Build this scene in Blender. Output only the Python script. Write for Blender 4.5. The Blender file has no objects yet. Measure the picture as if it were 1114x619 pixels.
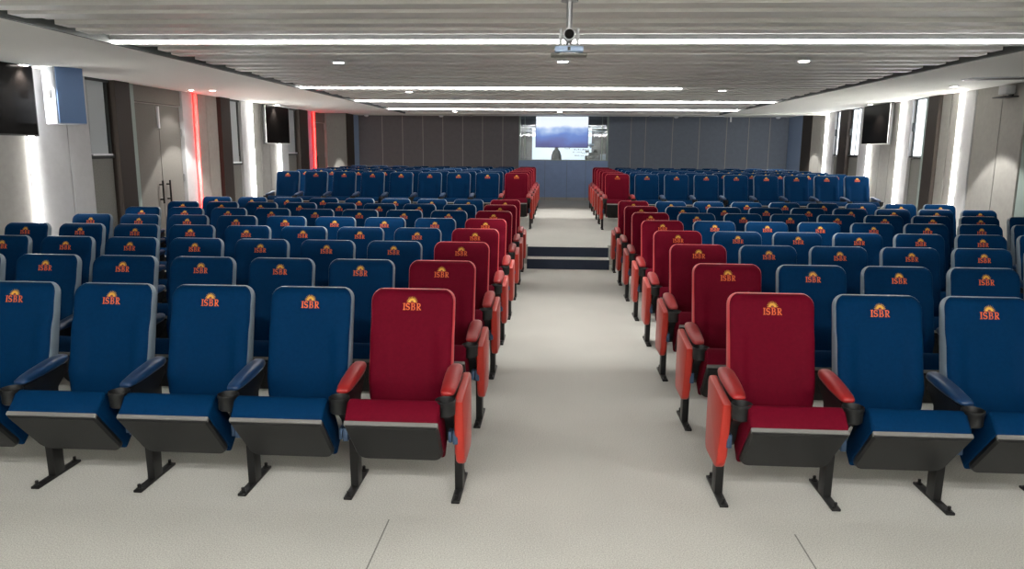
import bpy, bmesh, math, random
from mathutils import Vector, Matrix
random.seed(7)
SC = bpy.context.scene
COL = SC.collection
PI = math.pi

# ------------------------------------------------------------------ camera, world, exposure
F_PX, PITCH, YAW, ROLL, EYE = 811.0, 0.1793, 0.0581, 0.0076, 1.79
cam_data = bpy.data.cameras.new('camera')
cam_data.sensor_width = 36.0
cam_data.sensor_fit = 'HORIZONTAL'
cam_data.lens = F_PX * 36.0 / 1114.0
cam_data.clip_start = 0.05
cam_data.clip_end = 100
camera = bpy.data.objects.new('camera', cam_data)
COL.objects.link(camera)
SC.camera = camera
_r = Vector((math.cos(YAW), math.sin(YAW), 0))
_fh = Vector((-math.sin(YAW), math.cos(YAW), 0))
_fw = math.cos(PITCH) * _fh + Vector((0, 0, -math.sin(PITCH)))
_u = math.sin(PITCH) * _fh + Vector((0, 0, math.cos(PITCH)))
_R = math.cos(ROLL) * _r + math.sin(ROLL) * _u
_U = -math.sin(ROLL) * _r + math.cos(ROLL) * _u
camera.matrix_world = Matrix(((_R.x, _U.x, -_fw.x, 0.0), (_R.y, _U.y, -_fw.y, 0.0),
                              (_R.z, _U.z, -_fw.z, EYE), (0, 0, 0, 1)))
world = bpy.data.worlds.new('world')
SC.world = world
world.use_nodes = True
world.node_tree.nodes['Background'].inputs[0].default_value = (0.75, 0.85, 1.0, 1)
world.node_tree.nodes['Background'].inputs[1].default_value = 0.3
SC.view_settings.view_transform = 'Standard'
SC.view_settings.look = 'None'
SC.view_settings.gamma = 1.0
SC.view_settings.use_curve_mapping = False
SC.view_settings.exposure = 2.38
# lamp strengths
E_LINE = 6.2        # ceiling lines
E_WALL = 8.0       # white wall strips
E_RED = 2.4         # red wall strips
W_DOWN = 34.0       # slat ceiling downlights (spot power, W)
W_SOFFIT = 36.0     # soffit downlights over the side walls

# ------------------------------------------------------------------ materials
def srgb(r, g, b):
    f = lambda c: (c / 255 / 12.92) if c / 255 <= 0.04045 else ((c / 255 + 0.055) / 1.055) ** 2.4
    return (f(r), f(g), f(b), 1)
def mat(name, col, rough=0.6, metal=0.0, spec=0.5, sheen=0.0, noise=None, bump=0.0, bscale=200, tint=None):
    m = bpy.data.materials.new(name)
    m.use_nodes = True
    nt = m.node_tree
    p = nt.nodes['Principled BSDF']
    p.inputs['Base Color'].default_value = col
    p.inputs['Roughness'].default_value = rough
    p.inputs['Metallic'].default_value = metal
    p.inputs['Specular IOR Level'].default_value = spec
    if sheen:
        p.inputs['Sheen Weight'].default_value = sheen
        p.inputs['Sheen Roughness'].default_value = 0.35
        p.inputs['Sheen Tint'].default_value = tint or (1, 1, 1, 1)
    tc = None
    if noise or bump:
        tc = nt.nodes.new('ShaderNodeTexCoord')
    if noise:                                    # (scale, amount)
        n = nt.nodes.new('ShaderNodeTexNoise')
        n.inputs['Scale'].default_value = noise[0]
        n.inputs['Detail'].default_value = 4
        nt.links.new(tc.outputs['Object'], n.inputs['Vector'])
        mr = nt.nodes.new('ShaderNodeMapRange')
        mr.inputs['From Min'].default_value = 0.3
        mr.inputs['From Max'].default_value = 0.7
        mr.inputs['To Min'].default_value = 1 - noise[1]
        mr.inputs['To Max'].default_value = 1 + noise[1]
        nt.links.new(n.outputs['Fac'], mr.inputs['Value'])
        mx = nt.nodes.new('ShaderNodeVectorMath')
        mx.operation = 'SCALE'
        mx.inputs[0].default_value = col[:3]
        nt.links.new(mr.outputs['Result'], mx.inputs['Scale'])
        nt.links.new(mx.outputs['Vector'], p.inputs['Base Color'])
    if bump:
        n2 = nt.nodes.new('ShaderNodeTexNoise')
        n2.inputs['Scale'].default_value = bscale
        nt.links.new(tc.outputs['Object'], n2.inputs['Vector'])
        b = nt.nodes.new('ShaderNodeBump')
        b.inputs['Strength'].default_value = bump
        b.inputs['Distance'].default_value = 0.004
        nt.links.new(n2.outputs['Fac'], b.inputs['Height'])
        nt.links.new(b.outputs['Normal'], p.inputs['Normal'])
    return m
def emit(name, col, strength, base=(0.8, 0.8, 0.8, 1)):
    m = mat(name, base, 0.4)
    p = m.node_tree.nodes['Principled BSDF']
    p.inputs['Emission Color'].default_value = col
    p.inputs['Emission Strength'].default_value = strength
    return m

M = {}
M['blue'] = mat('navy_fabric', srgb(0, 41, 77), 0.7, 0, 0.05, 0.0, (60, 0.06), 0.15, 420, srgb(190, 215, 255))
M['blue_edge'] = mat('blue_rim_light_edge', srgb(112, 126, 138), 0.4, 0, 0.5)  # rim light along the backrest edge put into the colour
M['red_edge'] = mat('red_rim_light_edge', srgb(206, 72, 74), 0.4, 0, 0.5)  # same painted rim light for the red chairs
M['blue_vinyl'] = mat('navy_vinyl', srgb(14, 50, 88), 0.38, 0, 0.5, 0.1)
M['red'] = mat('crimson_fabric', srgb(94, 6, 28), 0.7, 0, 0.06, 0.0, (60, 0.06), 0.15, 420, srgb(255, 190, 180))
M['red_vinyl'] = mat('red_vinyl', srgb(150, 27, 27), 0.42, 0, 0.5, 0.1)
M['red_panel'] = mat('red_panel_vinyl', srgb(172, 44, 32), 0.45, 0, 0.5, 0.1)
M['black'] = mat('black_plastic', srgb(22, 23, 24), 0.45, 0, 0.4)
M['black_metal'] = mat('black_metal', srgb(16, 16, 17), 0.4, 0.2, 0.5)
M['pan'] = mat('black_seat_pan', srgb(14, 15, 16), 0.42, 0, 0.3, 0, None, 0.1, 500)
M['pan_lip'] = mat('grey_seat_lip', srgb(110, 110, 108), 0.5)
M['steel'] = mat('steel', srgb(170, 172, 175), 0.3, 0.9)
M['hinge'] = mat('hinge_metal', srgb(62, 84, 112), 0.35, 0.3)
M['sun'] = mat('sun_thread', srgb(206, 156, 48), 0.6)
M['orange'] = mat('orange_thread', srgb(212, 92, 30), 0.6)
M['brown'] = mat('brown_thread', srgb(120, 50, 28), 0.6)
M['panel_grey'] = mat('acoustic_panel_grey', srgb(165, 163, 158), 0.85, 0, 0.3, 0, (14, 0.05), 0.2, 160)
M['panel_light'] = mat('acoustic_panel_light', srgb(200, 200, 202), 0.8, 0, 0.3, 0, (14, 0.03))
M['panel_tex'] = mat('carpet_panel_grey', srgb(138, 137, 133), 0.95, 0, 0.2, 0, (70, 0.18), 0.5, 120)
M['panel_back'] = mat('back_wall_panel', srgb(112, 110, 113), 0.85, 0, 0.3, 0, (10, 0.05))
M['panel_back_cool'] = mat('back_wall_panel_cool', srgb(116, 124, 138), 0.85, 0, 0.3, 0, (10, 0.05))
M['booth_blue'] = mat('booth_front_blue_grey', srgb(134, 156, 194), 0.7, 0, 0.4, 0, (10, 0.04))
M['dark_brown'] = mat('dark_brown_column', srgb(56, 48, 43), 0.6, 0, 0.4)
M['jamb'] = mat('pale_green_jamb', srgb(150, 165, 160), 0.5)
M['jamb_blue'] = mat('pale_blue_jamb', srgb(150, 172, 205), 0.5)
M['seam'] = mat('dark_seam', srgb(60, 60, 60), 0.8)
M['pale_seam'] = mat('pale_seam', srgb(165, 160, 155), 0.6)
M['white'] = mat('white_paint', srgb(246, 246, 240), 0.75, 0, 0.3)
M['white_plastic'] = mat('white_plastic', srgb(238, 240, 244), 0.4)
M['slat'] = mat('grey_slat', srgb(222, 221, 218), 0.5, 0.0, 0.5, 0, (3, 0.05))
M['plenum'] = mat('dark_plenum', srgb(48, 50, 50), 0.9)
M['trim_dark'] = mat('dark_trim', srgb(86, 92, 90), 0.6)
M['door'] = mat('door_grey', srgb(122, 119, 114), 0.8, 0, 0.3, 0, (60, 0.12), 0.3, 150)
M['frame_dark'] = mat('dark_frame', srgb(62, 66, 66), 0.5)
M['blind'] = mat('roller_blind', srgb(186, 192, 196), 0.8)
M['screen'] = mat('black_screen', srgb(12, 10, 9), 0.22, 0, 0.05)
M['bezel'] = mat('black_bezel', srgb(22, 22, 22), 0.4)
M['bezel_light'] = mat('light_bezel', srgb(225, 225, 220), 0.4)
M['speaker_side'] = mat('speaker_white', srgb(176, 182, 192), 0.4)
M['speaker_face'] = mat('speaker_shaded_grille', srgb(106, 134, 178), 0.5)  # bluish shade on the white speaker put into the grille colour
M['cam_blue'] = mat('camera_base', srgb(168, 192, 226), 0.35)
M['cam_grey'] = mat('camera_shell', srgb(190, 192, 196), 0.4)
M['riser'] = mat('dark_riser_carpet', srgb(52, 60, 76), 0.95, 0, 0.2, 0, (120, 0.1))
M['em_line'] = emit('warm_white_line', (1, 0.97, 0.92, 1), E_LINE)
M['em_front_line'] = emit('bright_white_line', (1, 0.97, 0.93, 1), 22.5)  # extra strength for the unseen front lines, to light the chair fronts
M['em_wall'] = emit('warm_white_strip', (1, 0.975, 0.93, 1), E_WALL)
M['em_red'] = emit('red_strip', (1, 0.006, 0.004, 1), E_RED)
M['em_down'] = emit('downlight_lens', (1, 0.95, 0.86, 1), 12)
M['em_window'] = emit('daylit_pane', (0.86, 0.93, 1, 1), 0.5)
M['em_board'] = emit('lit_white_screen', (0.86, 0.93, 1, 1), 0.21)

def carpet():
    m = mat('grey_carpet', srgb(190, 190, 184), 0.95, 0, 0.15)
    nt = m.node_tree
    p = nt.nodes['Principled BSDF']
    tc = nt.nodes.new('ShaderNodeTexCoord')
    n = nt.nodes.new('ShaderNodeTexNoise'); n.inputs['Scale'].default_value = 160; n.inputs['Detail'].default_value = 3
    n2 = nt.nodes.new('ShaderNodeTexNoise'); n2.inputs['Scale'].default_value = 1.3; n2.inputs['Detail'].default_value = 3
    for q in (n, n2):
        nt.links.new(tc.outputs['Object'], q.inputs['Vector'])
    def mrange(src, a, b, lo=0.3, hi=0.7):
        r = nt.nodes.new('ShaderNodeMapRange')
        r.inputs['From Min'].default_value = lo; r.inputs['From Max'].default_value = hi
        r.inputs['To Min'].default_value = a; r.inputs['To Max'].default_value = b
        nt.links.new(src, r.inputs['Value']); return r.outputs['Result']
    def math_(op, a, b):
        k = nt.nodes.new('ShaderNodeMath'); k.operation = op
        for i, v in enumerate((a, b)):
            if v is None: continue
            if isinstance(v, (int, float)): k.inputs[i].default_value = v
            else: nt.links.new(v, k.inputs[i])
        return k.outputs[0]
    f = math_('MULTIPLY', mrange(n.outputs['Fac'], 0.72, 1.24), mrange(n2.outputs['Fac'], 0.95, 1.05))
    sx = nt.nodes.new('ShaderNodeSeparateXYZ'); nt.links.new(tc.outputs['Object'], sx.inputs[0])
    seam = None                                   # two carpet joints in the front floor
    for X in (-0.79, 1.16):
        a = math_('ABSOLUTE', math_('SUBTRACT', sx.outputs[0], X), None)
        s = math_('MULTIPLY', math_('LESS_THAN', a, 0.0035), math_('LESS_THAN', sx.outputs[1], 3.35))
        seam = s if seam is None else math_('MAXIMUM', seam, s)
    f = math_('MULTIPLY', f, math_('SUBTRACT', 1.0, math_('MULTIPLY', seam, 0.6)))
    mx = nt.nodes.new('ShaderNodeVectorMath'); mx.operation = 'SCALE'
    mx.inputs[0].default_value = srgb(190, 190, 184)[:3]
    nt.links.new(f, mx.inputs['Scale'])
    nt.links.new(mx.outputs['Vector'], p.inputs['Base Color'])
    b = nt.nodes.new('ShaderNodeBump'); b.inputs['Strength'].default_value = 0.35; b.inputs['Distance'].default_value = 0.004
    nt.links.new(n.outputs['Fac'], b.inputs['Height']); nt.links.new(b.outputs['Normal'], p.inputs['Normal'])
    return m
M['carpet'] = carpet()

def glass():
    m = bpy.data.materials.new('clear_glass')
    m.use_nodes = True
    nt = m.node_tree
    nt.nodes.remove(nt.nodes['Principled BSDF'])
    out = nt.nodes['Material Output']
    t = nt.nodes.new('ShaderNodeBsdfTransparent'); t.inputs[0].default_value = (0.9, 0.96, 1, 1)
    g = nt.nodes.new('ShaderNodeBsdfGlossy'); g.inputs['Roughness'].default_value = 0.02
    fr = nt.nodes.new('ShaderNodeFresnel'); fr.inputs[0].default_value = 1.5
    x = nt.nodes.new('ShaderNodeMixShader')
    nt.links.new(fr.outputs[0], x.inputs[0]); nt.links.new(t.outputs[0], x.inputs[1]); nt.links.new(g.outputs[0], x.inputs[2])
    nt.links.new(x.outputs[0], out.inputs[0])
    return m
M['glass'] = glass()

def sky_screen():
    """Emissive display face, blue below to white above, broken up by noise."""
    m = mat('display_face', (0.02, 0.02, 0.03, 1), 0.3)
    nt = m.node_tree
    p = nt.nodes['Principled BSDF']
    tc = nt.nodes.new('ShaderNodeTexCoord')
    sx = nt.nodes.new('ShaderNodeSeparateXYZ'); nt.links.new(tc.outputs['Generated'], sx.inputs[0])
    n = nt.nodes.new('ShaderNodeTexNoise'); n.inputs['Scale'].default_value = 2.6; n.inputs['Detail'].default_value = 3
    nt.links.new(tc.outputs['Generated'], n.inputs['Vector'])
    k = nt.nodes.new('ShaderNodeMath'); k.operation = 'MULTIPLY_ADD'
    nt.links.new(n.outputs['Fac'], k.inputs[0]); k.inputs[1].default_value = 0.7; nt.links.new(sx.outputs[2], k.inputs[2])
    r = nt.nodes.new('ShaderNodeValToRGB')
    e = r.color_ramp.elements
    e[0].position = 0.30; e[0].color = srgb(66, 72, 132)
    e[1].position = 0.78; e[1].color = srgb(236, 244, 255)
    for pos, c in ((0.42, (84, 96, 160)), (0.56, (86, 124, 196)), (0.68, (160, 186, 228))):
        q = e.new(pos); q.color = srgb(*c)
    d = nt.nodes.new('ShaderNodeMath'); d.operation = 'DIVIDE'; d.inputs[1].default_value = 1.3
    nt.links.new(k.outputs[0], d.inputs[0]); nt.links.new(d.outputs[0], r.inputs[0])
    nt.links.new(r.outputs[0], p.inputs['Emission Color']); p.inputs['Emission Strength'].default_value = 0.2
    return m
M['sky_screen'] = sky_screen()

# ------------------------------------------------------------------ mesh helpers
def obj(name, me, parent=None, m=None, loc=None):
    o = bpy.data.objects.new(name, me)
    COL.objects.link(o)
    if m is not None and not me.materials:
        for q in (m if isinstance(m, (list, tuple)) else [m]):
            me.materials.append(q)
    if parent: o.parent = parent
    if loc: o.location = loc
    return o
def mesh(name, bm, smooth=False, autos=None):
    me = bpy.data.meshes.new(name)
    bmesh.ops.recalc_face_normals(bm, faces=bm.faces)
    bm.to_mesh(me); bm.free()
    if smooth or autos:
        for p in me.polygons: p.use_smooth = True
        if autos:
            me.set_sharp_from_angle(angle=math.radians(autos))
    return me
def empty(name, loc, label=None, cat=None, group=None, rz=0):
    o = bpy.data.objects.new(name, None)
    o.empty_display_size = 0.1
    COL.objects.link(o)
    o.location = loc; o.rotation_euler = (0, 0, rz)
    tag(o, label, cat, group)
    return o
def tag(o, label=None, cat=None, group=None, kind=None):
    if label: o['label'] = label
    if cat: o['category'] = cat
    if group: o['group'] = group
    if kind: o['kind'] = kind
    return o
def bx(bm, x0, x1, y0, y1, z0, z1, bevel=0.0, seg=2, mi=0):
    vs = [bm.verts.new(v) for v in ((x0, y0, z0), (x1, y0, z0), (x1, y1, z0), (x0, y1, z0),
                                    (x0, y0, z1), (x1, y0, z1), (x1, y1, z1), (x0, y1, z1))]
    fs = [bm.faces.new([vs[i] for i in q]) for q in
          ((3, 2, 1, 0), (4, 5, 6, 7), (0, 1, 5, 4), (1, 2, 6, 5), (2, 3, 7, 6), (3, 0, 4, 7))]
    for f in fs: f.material_index = mi
    if bevel:
        es = list({e for f in fs for e in f.edges})
        r = bmesh.ops.bevel(bm, geom=es, offset=bevel, segments=seg, profile=0.5, affect='EDGES')
        for f in r['faces']: f.material_index = mi
def cyl(bm, c, r, h, axis='z', n=20, r2=None, mi=0, cap=True):
    r2 = r if r2 is None else r2
    a, b = [], []
    for i in range(n):
        t = 2 * PI * i / n
        u, v = math.cos(t), math.sin(t)
        for k, (lst, rr) in enumerate(((a, r), (b, r2))):
            d = h * k
            if axis == 'z': p = (c[0] + u * rr, c[1] + v * rr, c[2] + d)
            elif axis == 'y': p = (c[0] + u * rr, c[1] + d, c[2] + v * rr)
            else: p = (c[0] + d, c[1] + u * rr, c[2] + v * rr)
            lst.append(bm.verts.new(p))
    fs = [bm.faces.new((a[i], a[(i + 1) % n], b[(i + 1) % n], b[i])) for i in range(n)]
    if cap: fs += [bm.faces.new(list(reversed(a))), bm.faces.new(b)]
    for f in fs: f.material_index = mi
def lathe(bm, c, prof, n=28, mi=0):
    rings = []
    for r, z in prof:
        rings.append([bm.verts.new((c[0] + r * math.cos(2 * PI * i / n), c[1] + r * math.sin(2 * PI * i / n), c[2] + z)) for i in range(n)])
    for a, b in zip(rings, rings[1:]):
        for i in range(n):
            bm.faces.new((a[i], a[(i + 1) % n], b[(i + 1) % n], b[i])).material_index = mi
    bm.faces.new(list(reversed(rings[0]))).material_index = mi
    bm.faces.new(rings[-1]).material_index = mi
def prism_x(bm, prof, x0, x1, bevel=0.0, seg=3, mi=0, all_edges=True):
    """profile in (y,z), extruded along x."""
    a = [bm.verts.new((x0, y, z)) for y, z in prof]
    b = [bm.verts.new((x1, y, z)) for y, z in prof]
    n = len(prof)
    fa = bm.faces.new(list(reversed(a))); fb = bm.faces.new(b)
    sides = [bm.faces.new((a[i], a[(i + 1) % n], b[(i + 1) % n], b[i])) for i in range(n)]
    for f in sides + [fa, fb]: f.material_index = mi
    if bevel:
        es = set(fa.edges) | set(fb.edges)
        bmesh.ops.bevel(bm, geom=list(es), offset=bevel, segments=seg, profile=0.5, affect='EDGES')
def box_obj(name, dims, m, parent=None, bevel=0.0, loc=None):
    bm = bmesh.new(); bx(bm, *dims, bevel=bevel)
    return obj(name, mesh(name, bm, autos=35 if bevel else None), parent, m, loc)

# ------------------------------------------------------------------ room shell
XL = -5.95
RB = 0.306                       # rear platform height
YB = 22.4                        # rear wall
CZ = EYE + 0.858                 # ceiling
CZB = 2.755                      # rear ceiling zone
def struct(name, bm, m, parent=None):
    o = obj(name, mesh(name, bm), parent, m)
    if not parent: o['kind'] = 'structure'
    return o
bm = bmesh.new(); bx(bm, -6.3, 7.3, -4.2, 11.75, -0.1, 0.0); bx(bm, -6.3, 7.3, 11.7, 25.2, -0.1, -0.02)
struct('floor', bm, M['carpet'])
# platform with two steps at the aisle
bm = bmesh.new()
bx(bm, -5.95, 6.9, 11.78, YB, -0.01, RB)
bx(bm, -0.43, 0.82, 11.52, 11.78, -0.01, RB)
plat = struct('floor_platform', bm, M['carpet'])
bm = bmesh.new(); bx(bm, -0.43, 0.82, 11.24, 11.52, -0.01, RB / 2)
st = struct('floor_step', bm, M['carpet'])
bm = bmesh.new(); bx(bm, -0.43, 0.82, 11.232, 11.24, 0.0, RB / 2 - 0.004)
struct('step_riser', bm, M['riser'], st)
bm = bmesh.new(); bx(bm, -0.43, 0.82, 11.512, 11.52, RB / 2, RB - 0.004)
struct('platform_riser', bm, M['riser'], plat)
# front wall behind the camera
bm = bmesh.new(); bx(bm, -6.3, 7.3, -4.2, -4.0, 0, 3.1)
struct('wall_front', bm, M['white'])
# ceiling: side soffits, slat field, rear zone
bm = bmesh.new(); bx(bm, -6.2, -3.80, -4.0, 18.75, CZ, CZ + 0.35)
ceil = struct('ceiling', bm, M['white'])
def prism_y(bm, prof, y0, y1, mi=0):
    a = [bm.verts.new((x, y0, z)) for x, z in prof]; b = [bm.verts.new((x, y1, z)) for x, z in prof]
    n = len(prof)
    fs = [bm.faces.new(a), bm.faces.new(list(reversed(b)))] + [bm.faces.new((b[i], b[(i + 1) % n], a[(i + 1) % n], a[i])) for i in range(n)]
    for f in fs: f.material_index = mi
bm = bmesh.new(); prism_y(bm, [(3.93, CZ), (6.9, CZ + 0.075), (6.9, CZ + 0.45), (3.93, CZ + 0.35)], -4.0, 18.75)
struct('right_soffit', bm, M['white'], ceil)
bm = bmesh.new(); bx(bm, -6.2, 7.2, 18.75, YB + 0.1, CZB, CZB + 0.3); bx(bm, -6.2, 7.2, 18.72, 18.75, CZ, CZB + 0.3)
struct('rear_ceiling', bm, M['white'], ceil)
bm = bmesh.new(); bx(bm, -3.9, 4.0, -4.0, 18.75, CZ + 0.30, CZ + 0.4)
struct('plenum', bm, M['plenum'], ceil)
LINES = [(-3.0, -3.72, 3.85), (0.30, -3.72, 3.85), (6.36, -3.82, 3.93), (11.05, -3.82, 1.75), (14.10, -3.82, 3.93), (16.85, -3.82, 3.93)]
bm = bmesh.new()
PITCH_S = 0.24
for k in range(-8, 78):
    y = k * PITCH_S
    if y > 18.6 : continue
    if any(abs(y + 0.0825 - ly) < 0.14 for ly, _, _ in LINES): continue
    dz = (0.0, 0.030, 0.010)[k % 3]
    bx(bm, -3.70, 3.84, y, y + 0.165, CZ + 0.012 + dz, CZ + 0.11)
struct('slat_field', bm, M['slat'], ceil)
bm = bmesh.new(); bx(bm, -3.9, 4.0, -4.0, -2.0, CZ + 0.01, CZ + 0.2)
struct('front_ceiling', bm, M['white'], ceil)
bm = bmesh.new(); bx(bm, -3.80, -3.765, -4, 18.72, CZ - 0.004, CZ + 0.10)
bx(bm, 3.895, 3.93, -4, 18.72, CZ - 0.004, CZ + 0.10)
bx(bm, -3.8, -3.71, -4, 18.72, CZ + 0.10, CZ + 0.12); bx(bm, 3.85, 3.93, -4, 18.72, CZ + 0.10, CZ + 0.12)
struct('trim_edge', bm, M['trim_dark'], ceil)

# walls: helper frames. s runs along the wall, d points into the room
wall_l = empty('wall_left', (XL, 0, 0)); wall_l['kind'] = 'structure'
TH = math.atan(0.048)
wall_r = empty('wall_right', (6.10, 10.0, 0)); wall_r['kind'] = 'structure'
def left_bm(dims_list):
    bm = bmesh.new()
    for s0, s1, z0, z1, d0, d1 in dims_list:
        bx(bm, d0, d1, s0, s1, z0, z1, 0.004, 1)
    return bm
RM = Matrix.Translation((6.10, 10.0, 0)) @ Matrix.Rotation(-TH, 4, 'Z')
def right_bm(dims_list):
    bm = bmesh.new()
    for s0, s1, z0, z1, d0, d1 in dims_list:
        k = math.cos(TH)
        bx(bm, -d1, -d0, (s0 - 10) / k, (s1 - 10) / k, z0, z1, 0.004, 1)
    return bm
wall_r.matrix_world = RM
TOPL, TOPR = CZ + 0.1, CZ + 0.2
def wl(name, dl, m): return struct(name, left_bm(dl), m, wall_l)
def wr(name, dl, m): return struct(name, right_bm(dl), m, wall_r)
wl('wall_backing', [(-4, 22.5, -0.02, 3.0, -0.15, -0.05)], M['seam'])
wr('wall_backing', [(-4, 22.9, -0.02, 3.1, -0.15, -0.05)], M['seam'])
# left wall, front to back
PANELS_L = [(-4, 2.0, 'panel_grey', .05), (2.0, 4.4, 'panel_light', .05), (4.4, 6.0, 'panel_grey', .05), (6.0, 8.14, 'panel_grey', .05), (8.22, 8.85, 'panel_light', .05), (8.856, 9.29, 'panel_light', .05),
            (11.72, 12.07, 'panel_light', .05), (12.15, 12.55, 'panel_grey', .04), (12.556, 12.96, 'panel_grey', .04),
            (13.93, 14.31, 'panel_light', .05), (14.39, 14.85, 'panel_grey', .04), (14.856, 15.3, 'panel_grey', .04), (15.306, 15.75, 'panel_grey', .04), (15.83, 16.35, 'panel_light', .05),
            (19.15, 21.0, 'panel_grey', .05)]
for a, b, m, d in PANELS_L:
    wl('wall_panel', [(a, b - 0.012, 0, TOPL, -0.05, d)], M[m])
for a, b in ((9.30, 9.81), (13.46, 13.92), (16.36, 16.98)):
    wl('under_window_panel', [(a, b, 0, 1.63, -0.05, 0.0)], M['panel_tex'])
for a, b, d in ((9.82, 10.18, .10), (12.97, 13.36, .10), (17.0, 17.58, .10), (21.05, 21.75, .06)):
    wl('dark_column', [(a, b, 0, TOPL, -0.05, d)], M['dark_brown'])
for a, b, m in ((10.20, 10.39, 'jamb'), (13.38, 13.45, 'jamb'), (17.6, 18.05, 'jamb_blue'), (21.78, 22.4, 'jamb_blue')):
    wl('reveal_panel', [(a, b, 0, TOPL, -0.05, 0.03)], M[m])
wl('over_door_panel', [(10.40, 11.71, 2.42, TOPL, -0.05, 0.02), (18.2, 19.14, 2.42, TOPL, -0.05, 0.02)], M['door'])
# right wall
PANELS_R = [(-4, 3, 'panel_grey', .05), (3.0, 6.4, 'panel_light', .05), (6.4, 9.9, 'panel_grey', .05), (10.32, 10.9, 'panel_grey', .05), (10.906, 11.62, 'panel_grey', .05), (11.63, 12.0, 'panel_light', .06),
            (12.09, 12.4, 'panel_grey', .05), (12.406, 12.72, 'panel_grey', .05),
            (13.86, 14.22, 'panel_light', .05), (14.31, 14.75, 'panel_grey', .04), (14.756, 15.25, 'panel_grey', .04), (15.256, 15.75, 'panel_grey', .04),
            (15.84, 16.45, 'panel_light', .05), (18.15, 18.66, 'panel_light', .05), (18.75, 19.2, 'panel_grey', .05), (19.206, 20.0, 'panel_grey', .05)]
for a, b, m, d in PANELS_R:
    wr('wall_panel', [(a, b - 0.012, 0, TOPR, -0.05, d)], M[m])
for a, b in ((13.38, 13.85), (16.46, 17.12), (17.72, 18.14)):
    wr('under_window_panel', [(a, b, 0, 1.68, -0.05, 0.0)], M['panel_tex'])
for a, b, d in ((12.73, 13.12, .10), (17.14, 17.70, .08), (20.02, 20.9, .05)):
    wr('dark_column', [(a, b, 0, TOPR, -0.05, d)], M['dark_brown'])
for a, b, m in ((9.92, 10.31, 'jamb'), (13.14, 13.37, 'jamb'), (20.95, 22.4, 'jamb_blue')):
    wr('reveal_panel', [(a, b, 0, TOPR, -0.05, 0.03)], M[m])

# windows on the left: roller blinds drawn; on the right: daylit panes
def window(n, side, s0, s1, z0, z1, kind):
    par = wall_l if side == 'L' else wall_r
    f = (lambda d: left_bm(d)) if side == 'L' else (lambda d: right_bm(d))
    w = empty('window_%d' % n, (0, 0, 0)); w['kind'] = 'structure'
    if side == 'L': w.location = (XL, 0, 0)
    else: w.matrix_world = RM
    t = 0.045 if kind == 'blind' else 0.028
    struct('window_frame', f([(s0, s0 + t, z0, z1, -0.04, 0.004), (s1 - t, s1, z0, z1, -0.04, 0.004), (s0, s1, z0, z0 + t, -0.04, 0.035), (s0, s1, z1 - t, z1, -0.04, 0.03)]),
           M['frame_dark'] if kind == 'pane' else M['frame_dark'], w)
    if kind == 'blind':
        struct('roller_blind', f([(s0 + t, s1 - t * 2.2, z0 + 0.05, z1, -0.02, 0.012)]), M['blind'], w)
        struct('bottom_bar', f([(s0 + 0.02, s1 - 0.06, z0 + 0.03, z0 + 0.055, -0.01, 0.05)]), M['white_plastic'], w)
    else:
        struct('window_pane', f([(s0 + t, s1 - t, z0 + t, z1 - t, -0.045, -0.02)]), M['em_window'], w)
        if n > 4: struct('window_bar', f([(s0 + (s1 - s0) * 0.55 - 0.02, s0 + (s1 - s0) * 0.55 + 0.02, z0, z1, -0.03, -0.012)]), M['frame_dark'], w)
        struct('window_handle', f([(s1 - 0.075, s1 - 0.05, z0 + 0.45, z0 + 0.6, 0.0, 0.05)]), M['frame_dark'], w)
window(1, 'L', 9.30, 9.81, 1.64, CZ + 0.01, 'blind')
window(2, 'L', 13.46, 13.92, 1.47, CZ + 0.01, 'blind')
window(3, 'L', 16.36, 16.98, 1.63, CZ + 0.01, 'blind')
window(4, 'R', 13.38, 13.85, 1.70, CZ + 0.07, 'pane')
window(5, 'R', 16.46, 17.12, 1.70, CZ + 0.07, 'pane')
window(6, 'R', 17.72, 18.14, 1.70, CZ + 0.07, 'pane')

# doors
def door(n, s0, s1, leaves, z0, z1):
    d = empty('door_%d' % n, (XL, 0, 0)); d['kind'] = 'structure'
    w = (s1 - s0) / leaves
    for i in range(leaves):
        a, b = s0 + i * w + 0.006, s0 + (i + 1) * w - 0.006
        lf = struct('door_leaf', left_bm([(a, b, z0, z1, -0.05, 0.0)]), M['door'], d)
        hx = b - 0.10 if (i == 0 and leaves == 2) else a + 0.10
        bm = bmesh.new()
        cyl(bm, (0.055, hx, z0 + 0.95), 0.014, 0.34, 'z', 12)
        bx(bm, 0.0, 0.055, hx - 0.01, hx + 0.01, z0 + 1.0, z0 + 1.02); bx(bm, 0.0, 0.055, hx - 0.01, hx + 0.01, z0 + 1.22, z0 + 1.24)
        struct('door_handle', bm, M['black_metal'], lf)
        if i == leaves - 1:
            bm = bmesh.new(); cyl(bm, (0.0, hx, z0 + 0.82), 0.028, 0.03, 'x', 16)
            struct('door_lock', bm, M['black_metal'], lf)
            for zh in (0.4, 1.25, 1.95):
                struct('door_hinge', left_bm([(b - 0.012, b + 0.02, z0 + zh, z0 + zh + 0.12, -0.01, 0.018)]), M['steel'], lf)
    struct('door_frame', left_bm([(s0 - 0.008, s1 + 0.008, z1, z1 + 0.015, -0.03, 0.012)]), M['pale_seam'], d)
    if leaves == 2:
        struct('door_closer', left_bm([(s0 + w - 0.05, s0 + w - 0.01, z1 - 0.34, z1 - 0.02, 0, 0.03)]), M['white_plastic'], d)
door(1, 10.41, 11.70, 2, 0, 2.40)
door(2, 18.24, 19.12, 1, RB, 2.40)

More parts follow.
